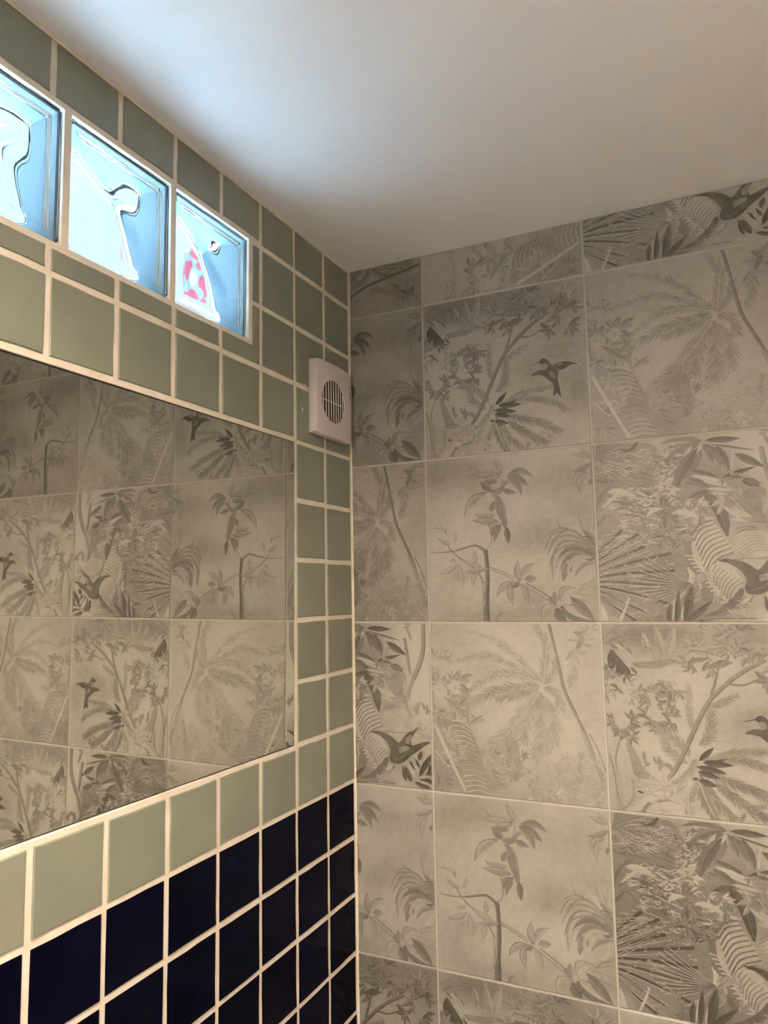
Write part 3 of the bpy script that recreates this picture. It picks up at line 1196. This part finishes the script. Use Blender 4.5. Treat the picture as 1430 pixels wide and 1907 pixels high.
def relief(y, z, s):
    """cloudy wave pressed into the inner faces, y and z from -1 to 1"""
    a = y * 1.9 + 0.55 * math.sin(1.7 * z + s) + 0.2 * math.sin(4.1 * z - 1.3 * s)
    b_ = z * 1.5 + 0.60 * math.sin(1.9 * y + 0.7 + s)
    return math.sin(1.55 * a + 0.4) * 0.62 + math.sin(1.9 * b_ - 0.9 + 0.8 * a) * 0.5 + 0.14 * math.sin(3.9 * a - 2.2 * b_)

def block_mesh(seed, side):
    """one pressed glass plate of a block: smooth outside with a bevelled rim, waves on the hollow side"""
    n = 44
    hw, hh = BW / 2 - 0.0004, BH / 2 - 0.0004
    s = -1 if side == 0 else 1                        # hollow lies towards -x for the room plate
    V, F = [], []
    def smooth(t):
        t = max(0.0, min(1.0, t))
        return t * t * (3 - 2 * t)
    for skin in (0, 1):
        for i in range(n + 1):
            for j in range(n + 1):
                # denser lines near the rim
                u = math.sin((2 * i / n - 1) * math.pi / 2 * 0.92) / math.sin(math.pi / 2 * 0.92)
                v = math.sin((2 * j / n - 1) * math.pi / 2 * 0.92) / math.sin(math.pi / 2 * 0.92)
                y, z = u * hw, v * hh
                e = min(hw - abs(y), hh - abs(z))      # distance from the edge
                if skin == 0:
                    x = 0.0016 * (1 - smooth(e / 0.004))
                else:
                    rim = 0.0060 * (1 - smooth((e - 0.008) / 0.013))
                    x = 0.0085 + rim + relief(u, v, 0.35 * seed + (1.9 if side else 0)) * smooth((e - 0.014) / 0.03) * RELIEF
                V.append((s * x, y, z))
    k = (n + 1) ** 2
    for i in range(n):
        for j in range(n):
            a = i * (n + 1) + j
            q = (a, a + n + 1, a + n + 2, a + 1)
            if side == 0:
                F += [q, tuple(k + w for w in reversed(q))]
            else:
                F += [tuple(reversed(q)), tuple(k + w for w in q)]
    m = n + 1
    lo = [i * m for i in range(n)] + [n * m + j for j in range(n)] + [(n - i) * m + n for i in range(n)] + [n - j for j in range(n)]
    for q in range(len(lo)):
        a, c = lo[q], lo[(q + 1) % len(lo)]
        F.append((a, k + a, k + c, c) if side == 0 else (a, c, k + c, k + a))
    return mesh('glass_plate', V, F, M_GLASS, True)

RELIEF = 0.0021
plates = (block_mesh(0, 0), block_mesh(0, 1))
def block_sides():
    """pale coated side walls of the hollow block"""
    t = 0.0022
    a, c, x0, x1 = BW / 2 - 0.0002, BH / 2 - 0.0002, -BT + 0.0148, -0.0148
    return boxes('block_side', [(x0, x1, -a, a, c - t, c), (x0, x1, -a, a, -c, -c + t), (x0, x1, a - t, a, -c + t, c - t), (x0, x1, -a, -a + t, -c + t, c - t)], M_COAT)
sides = block_sides()
for k, y in enumerate(by0):
    o = link('glass_block', sides, window)
    o.location = (BX, y - BW / 2, bz0 + BH / 2)
    link('glass_plate', plates[0], o)
    link('glass_plate', plates[1], o).location = (-BT, 0, 0)
# ------------------------------------------------------------------ mirror
def build_mirror():
    h = Vector((1, -0.0112, -0.0056)).normalized()
    c = Vector((-0.0288 * P, -4.5 * P, Z0 + 3.5 * P))
    def fx(y, z):
        return c.x - (h.y * (y - c.y) + h.z * (z - c.z)) / h.x
    ya, yb, za, zb = MIR_Y0 - 0.0006, MIR_Y1 + 0.0006, MIR_Z0 + 0.0006, MIR_Z1 - 0.0006
    def ring(d, back):
        return [(fx(y, z) - back, y, z) for y, z in ((ya - d, za + d), (yb + d, za + d), (yb + d, zb - d), (ya - d, zb - d))]
    V = ring(0.0014, 0.0) + ring(0.0, 0.0004) + ring(0.0, 0.0035)     # silvered face, rim painted dark as shadow of the gap, back
    F = [(0, 3, 2, 1)]
    for r in (0, 4):
        F += [(r + i, r + (i + 1) % 4, r + 4 + (i + 1) % 4, r + 4 + i) for i in range(4)]
    F.append((8, 9, 10, 11))
    me = mesh('mirror', V, F, [M_MIRROR, M_GAP_SHADOW])
    bm = bmesh.new(); bm.from_mesh(me); bmesh.ops.recalc_face_normals(bm, faces=bm.faces[:]); bm.to_mesh(me); bm.free()
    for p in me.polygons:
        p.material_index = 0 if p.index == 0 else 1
    o = link('mirror', me)
    tag(o, 'large frameless mirror set flush into the sage tiled wall', 'mirror')
build_mirror()

# ----------------------------------------------------------- extractor fan
def build_fan():
    fw, fh = 0.137, 0.141
    oy, oz = -0.905 * P, rz(6.9)
    e = bpy.data.objects.new('extractor_fan', None)
    COL.objects.link(e)
    e.location = (0.0004, oy, oz)
    tag(e, 'ivory plastic extractor fan with round slatted grille in the tiled corner', 'fan')
    def face_x(y, z=0):                          # bowed front
        return 0.0215 - 0.0045 * (y / (fw / 2)) ** 2 - 0.0015 * (z / (fh / 2)) ** 4
    R = 0.0405
    gy, gz = -0.010, -0.003                      # grille centre
    # cover: front skin with a round opening, then rolled edge and sides
    V, F = [], []
    n = 64
    loops = []
    def sq(k, inset):
        a = 2 * math.pi * k / n
        c, s = math.cos(a), math.sin(a)
        hw, hh = fw / 2 - inset, fh / 2 - inset
        q = 18.0
        r = (abs(c / hw) ** q + abs(s / hh) ** q) ** (-1 / q)
        return r * c, r * s
    def add(pts):
        loops.append(list(range(len(V), len(V) + len(pts))))
        V.extend(pts)
    ring = lambda r, dx: [(face_x(gy + r * math.cos(2 * math.pi * k / n), gz + r * math.sin(2 * math.pi * k / n)) + dx,
                           gy + r * math.cos(2 * math.pi * k / n), gz + r * math.sin(2 * math.pi * k / n)) for k in range(n)]
    add(ring(R, -0.0016)); add(ring(R, -0.0008)); add(ring(R + 0.0014, 0.0002)); add(ring(R + 0.004, 0.0))
    for t in (0.35, 0.7):
        pts = []
        for k in range(n):
            y1, z1 = sq(k, 0.003)
            a = 2 * math.pi * k / n
            y0_, z0_ = gy + (R + 0.004) * math.cos(a), gz + (R + 0.004) * math.sin(a)
            y, z = y0_ + (y1 - y0_) * t, z0_ + (z1 - z0_) * t
            pts.append((face_x(y, z), y, z))
        add(pts)
    pts = []
    for k in range(n):
        y, z = sq(k, 0.003); pts.append((face_x(y, z) - 0.0001, y, z))
    add(pts)
    pts = []
    for k in range(n):
        y, z = sq(k, 0.0008); pts.append((face_x(y, z) - 0.0015, y, z))
    add(pts)
    pts = []
    for k in range(n):
        y, z = sq(k, 0.0); pts.append((face_x(y, z) - 0.004, y, z))
    add(pts)
    add([(0.004, *sq(k, 0.0)) for k in range(n)])
    add([(0.004, *sq(k, 0.002)) for k in range(n)])
    for a, b_ in zip(loops, loops[1:]):
        for k in range(n):
            F.append((a[k], b_[k], b_[(k + 1) % n], a[(k + 1) % n]))
    cover = mesh('fan_cover', V, F, M_PLASTIC, True)
    cover.set_sharp_from_angle(angle=math.radians(32))
    link('cover', cover, e)
    # back plate, slightly larger
    bp = boxes('back_plate', [(0.0, 0.0045, -fw / 2 + 0.002, fw / 2 - 0.002, -fh / 2 + 0.002, fh / 2 - 0.002)], M_PLASTIC)
    link('back_plate', bp, e)
    # dark hollow behind the grille
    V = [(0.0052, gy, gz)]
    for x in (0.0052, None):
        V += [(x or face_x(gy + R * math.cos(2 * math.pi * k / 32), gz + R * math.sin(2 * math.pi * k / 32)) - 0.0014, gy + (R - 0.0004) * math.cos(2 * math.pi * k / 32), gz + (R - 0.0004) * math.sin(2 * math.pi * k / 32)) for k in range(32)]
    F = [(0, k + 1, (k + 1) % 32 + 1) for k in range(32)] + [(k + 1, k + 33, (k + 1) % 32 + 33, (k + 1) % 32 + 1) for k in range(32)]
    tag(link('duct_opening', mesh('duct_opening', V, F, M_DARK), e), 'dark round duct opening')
    # upright slats
    for k in range(9):
        y = gy + (k - 4) * 0.0088
        hz = math.sqrt(max(0, (R + 0.0005) ** 2 - (y - gy) ** 2))
        if hz < 0.004:
            continue
        V, F = [], []
        w = 0.0015
        for q, z in enumerate((gz - hz, gz, gz + hz)):
            xx = face_x(y, z) - 0.0012
            V += [(xx, y - w, z), (xx, y + w, z), (xx - 0.0009, y + w, z), (xx - 0.0009, y - w, z)]
        for q in (0, 4):
            for i in range(4):
                F.append((q + i, q + (i + 1) % 4, q + 4 + (i + 1) % 4, q + 4 + i))
        F += [(3, 2, 1, 0), (8, 9, 10, 11)]
        link('grille_slat', mesh('grille_slat', V, F, M_PLASTIC), e)
    xx = face_x(gy, gz) - 0.0032
    link('grille_bar', boxes('grille_bar', [(xx - 0.004, xx, gy - R, gy + R, gz - 0.0006, gz + 0.0006)], M_PLASTIC), e)
    # two shallow moulded ribs on the cover
    for pts in ([(-0.057, 0.062), (-0.050, 0.030), (-0.0465, 0.0)], [(-0.020, 0.064), (-0.026, 0.052), (-0.029, 0.042)],
                [(-0.064, -0.050), (-0.045, -0.052), (-0.020, -0.047)]):
        V, F = [], []
        c = catmull(pts, 6)
        for y, z in c:
            V += [(face_x(y, z) + 0.00005, y - 0.0006, z - 0.0004), (face_x(y, z) + 0.0007, y, z), (face_x(y, z) + 0.00005, y + 0.0006, z + 0.0004)]
        for i in range(len(c) - 1):
            for s in (0, 1):
                F.append((i * 3 + s, i * 3 + s + 1, i * 3 + 4 + s, i * 3 + 3 + s))
        link('moulded_rib', mesh('moulded_rib', V, F, M_PLASTIC, True), e)
    # small raised white dabs on the tile beside the housing
    for yy, zz, ry, rz_ in ((-1.676, 7.053, 0.0042, 0.0010), (-1.765, 6.91, 0.0012, 0.0010), (-1.765, 6.60, 0.0010, 0.0040)):
        V, F = [(0.0012, yy * P - oy, Z0 + zz * P - oz)], []
        for k in range(10):
            a = 6.2832 * k / 10
            V.append((-0.0003, yy * P - oy + ry * math.cos(a), Z0 + zz * P - oz + rz_ * math.sin(a) - 0.3 * ry * math.cos(a)))
        F = [(0, k + 1, (k + 1) % 10 + 1) for k in range(10)]
        tag(link('white_dab', mesh('white_dab', V, F, M_METAL, True), e), 'small white dab')
    # small maker's lettering, reading upwards
    cu = bpy.data.curves.new('lettering', 'FONT')
    cu.body = 'VENTS'
    cu.size = 0.0088
    cu.offset = 0.00025
    cu.space_character = 1.25
    cu.extrude = 0.0001
    cu.align_x = 'LEFT'
    to = bpy.data.objects.new('lettering_curve', cu)
    COL.objects.link(to)
    bpy.context.view_layer.update()
    dg = bpy.context.evaluated_depsgraph_get()
    me = bpy.data.meshes.new_from_object(to.evaluated_get(dg))
    bpy.data.objects.remove(to)
    me.materials.clear(); me.materials.append(M_INK)
    o = link('lettering', me, e)
    ly, lz = 0.0575, 0.012
    o.matrix_local = Matrix.Translation((face_x(0.0575, 0.02) + 0.0002, ly, lz)) @ Matrix(((0, 0, 1, 0), (0, -1, 0, 0), (1, 0, 0, 0), (0, 0, 0, 1)))
    tag(o, 'small dark lettering reading upwards')
build_fan()

# -------------------------------------------------------- ceiling downlights
def build_lamps():
    for k, (x, y, watt) in enumerate(LAMPS):
        e = bpy.data.objects.new('ceiling_downlight', None)
        COL.objects.link(e)
        e.location = (x, y, ZC)
        tag(e, ('round recessed ceiling downlight nearer the mirror wall', 'round recessed ceiling downlight farther from the mirror wall')[k], 'light', 'ceiling downlights')
        n = 32
        V, F = [], []
        for r, z in ((0.052, 0.0), (0.050, -0.005), (0.040, -0.006), (0.036, -0.001)):
            V += [(r * math.cos(2 * math.pi * q / n), r * math.sin(2 * math.pi * q / n), z) for q in range(n)]
        for s in range(3):
            for q in range(n):
                F.append((s * n + q, s * n + (q + 1) % n, (s + 1) * n + (q + 1) % n, (s + 1) * n + q))
        link('ring', mesh('ring', V, F, M_METAL, True), e)
        V = [(0, 0, -0.0012)] + [(0.037 * math.cos(2 * math.pi * q / n), 0.037 * math.sin(2 * math.pi * q / n), -0.0012) for q in range(n)]
        link('diffuser', mesh('diffuser', V, [(0, (q + 1) % n + 1, q + 1) for q in range(n)], M_LAMP), e)
        L = bpy.data.lights.new('downlight', 'SPOT')
        L.shadow_soft_size = 0.035
        L.spot_size = math.radians(173)
        L.spot_blend = 1.0
        L.energy = watt
        L.color = LAMP_COLOR
        lo = bpy.data.objects.new('downlight', L)
        COL.objects.link(lo)
        lo.parent = e
        lo.location = (0, 0, -0.008)
build_lamps()

# ------------------------------------------------------ yard outside the blocks
struct('yard', boxes('yard', [(-9.0, -WT - 0.001, -9.0, 9.0, -0.25, -0.15)], M_YARD))
def build_outside():
    # bright cloth pegged on a line in front of it
    f = bpy.data.objects.new('hanging_cloth', None)
    COL.objects.link(f)
    f.location = (-1.5, 1.0, -0.15)
    tag(f, 'pale cloth with red and turquoise patches on a post outside the rightmost glass block', 'cloth')
    link('post', boxes('post', [(-0.013, 0.013, -0.013, 0.013, 0, 3.45)], M_POST), f)
    def sheet(name, y0, y1, z0, z1, m, x=0.0):
        V, F = [], []
        n = 12
        for d in (0, 0.006):
            for i in range(n + 1):
                for j in range(n + 1):
                    y = y0 + (y1 - y0) * i / n; z = z0 + (z1 - z0) * j / n
                    V.append((x + 0.003 * math.sin(y * 14 + 2 * z) + d, y, z))
        k = (n + 1) ** 2
        for i in range(n):
            for j in range(n):
                a = i * (n + 1) + j
                F.append((a, a + n + 1, a + n + 2, a + 1)); F.append((k + a, k + a + 1, k + a + n + 2, k + a + n + 1))
        link(name, mesh(name, V, F, m, True), f)
    sheet('pale_panel', 0.013, 0.47, 2.80, 3.36, M_LILAC)
    def patch(name, cy_, cz_, ry, rz_, m, seed):
        q = random.Random(seed)
        n = 14
        rad = [q.uniform(0.72, 1.15) for _ in range(n)]
        V = [(0.016, cy_, cz_)] + [(0.016, cy_ + ry * rad[k] * math.cos(6.2832 * k / n), cz_ + rz_ * rad[k] * math.sin(6.2832 * k / n)) for k in range(n)]
        V += [(v[0] + 0.004, v[1], v[2]) for v in V]
        F = [(0, (k + 1) % n + 1, k + 1) for k in range(n)] + [(n + 1, n + 2 + k, n + 2 + (k + 1) % n) for k in range(n)]
        F += [(k + 1, (k + 1) % n + 1, n + 2 + (k + 1) % n, n + 2 + k) for k in range(n)]
        link(name, mesh(name, V, F, m), f)
    patch('red_patch', 0.20, 3.03, 0.15, 0.11, M_RED, 1)
    patch('red_patch', 0.36, 3.17, 0.085, 0.06, M_RED, 2)
    patch('red_patch', 0.07, 3.20, 0.06, 0.05, M_RED, 3)
    patch('red_patch', 0.40, 2.96, 0.06, 0.09, M_RED, 4)
    patch('turquoise_patch', 0.375, 3.055, 0.025, 0.03, M_TURQ, 5)
    patch('turquoise_patch', 0.20, 3.17, 0.03, 0.022, M_TURQ, 6)
build_outside()
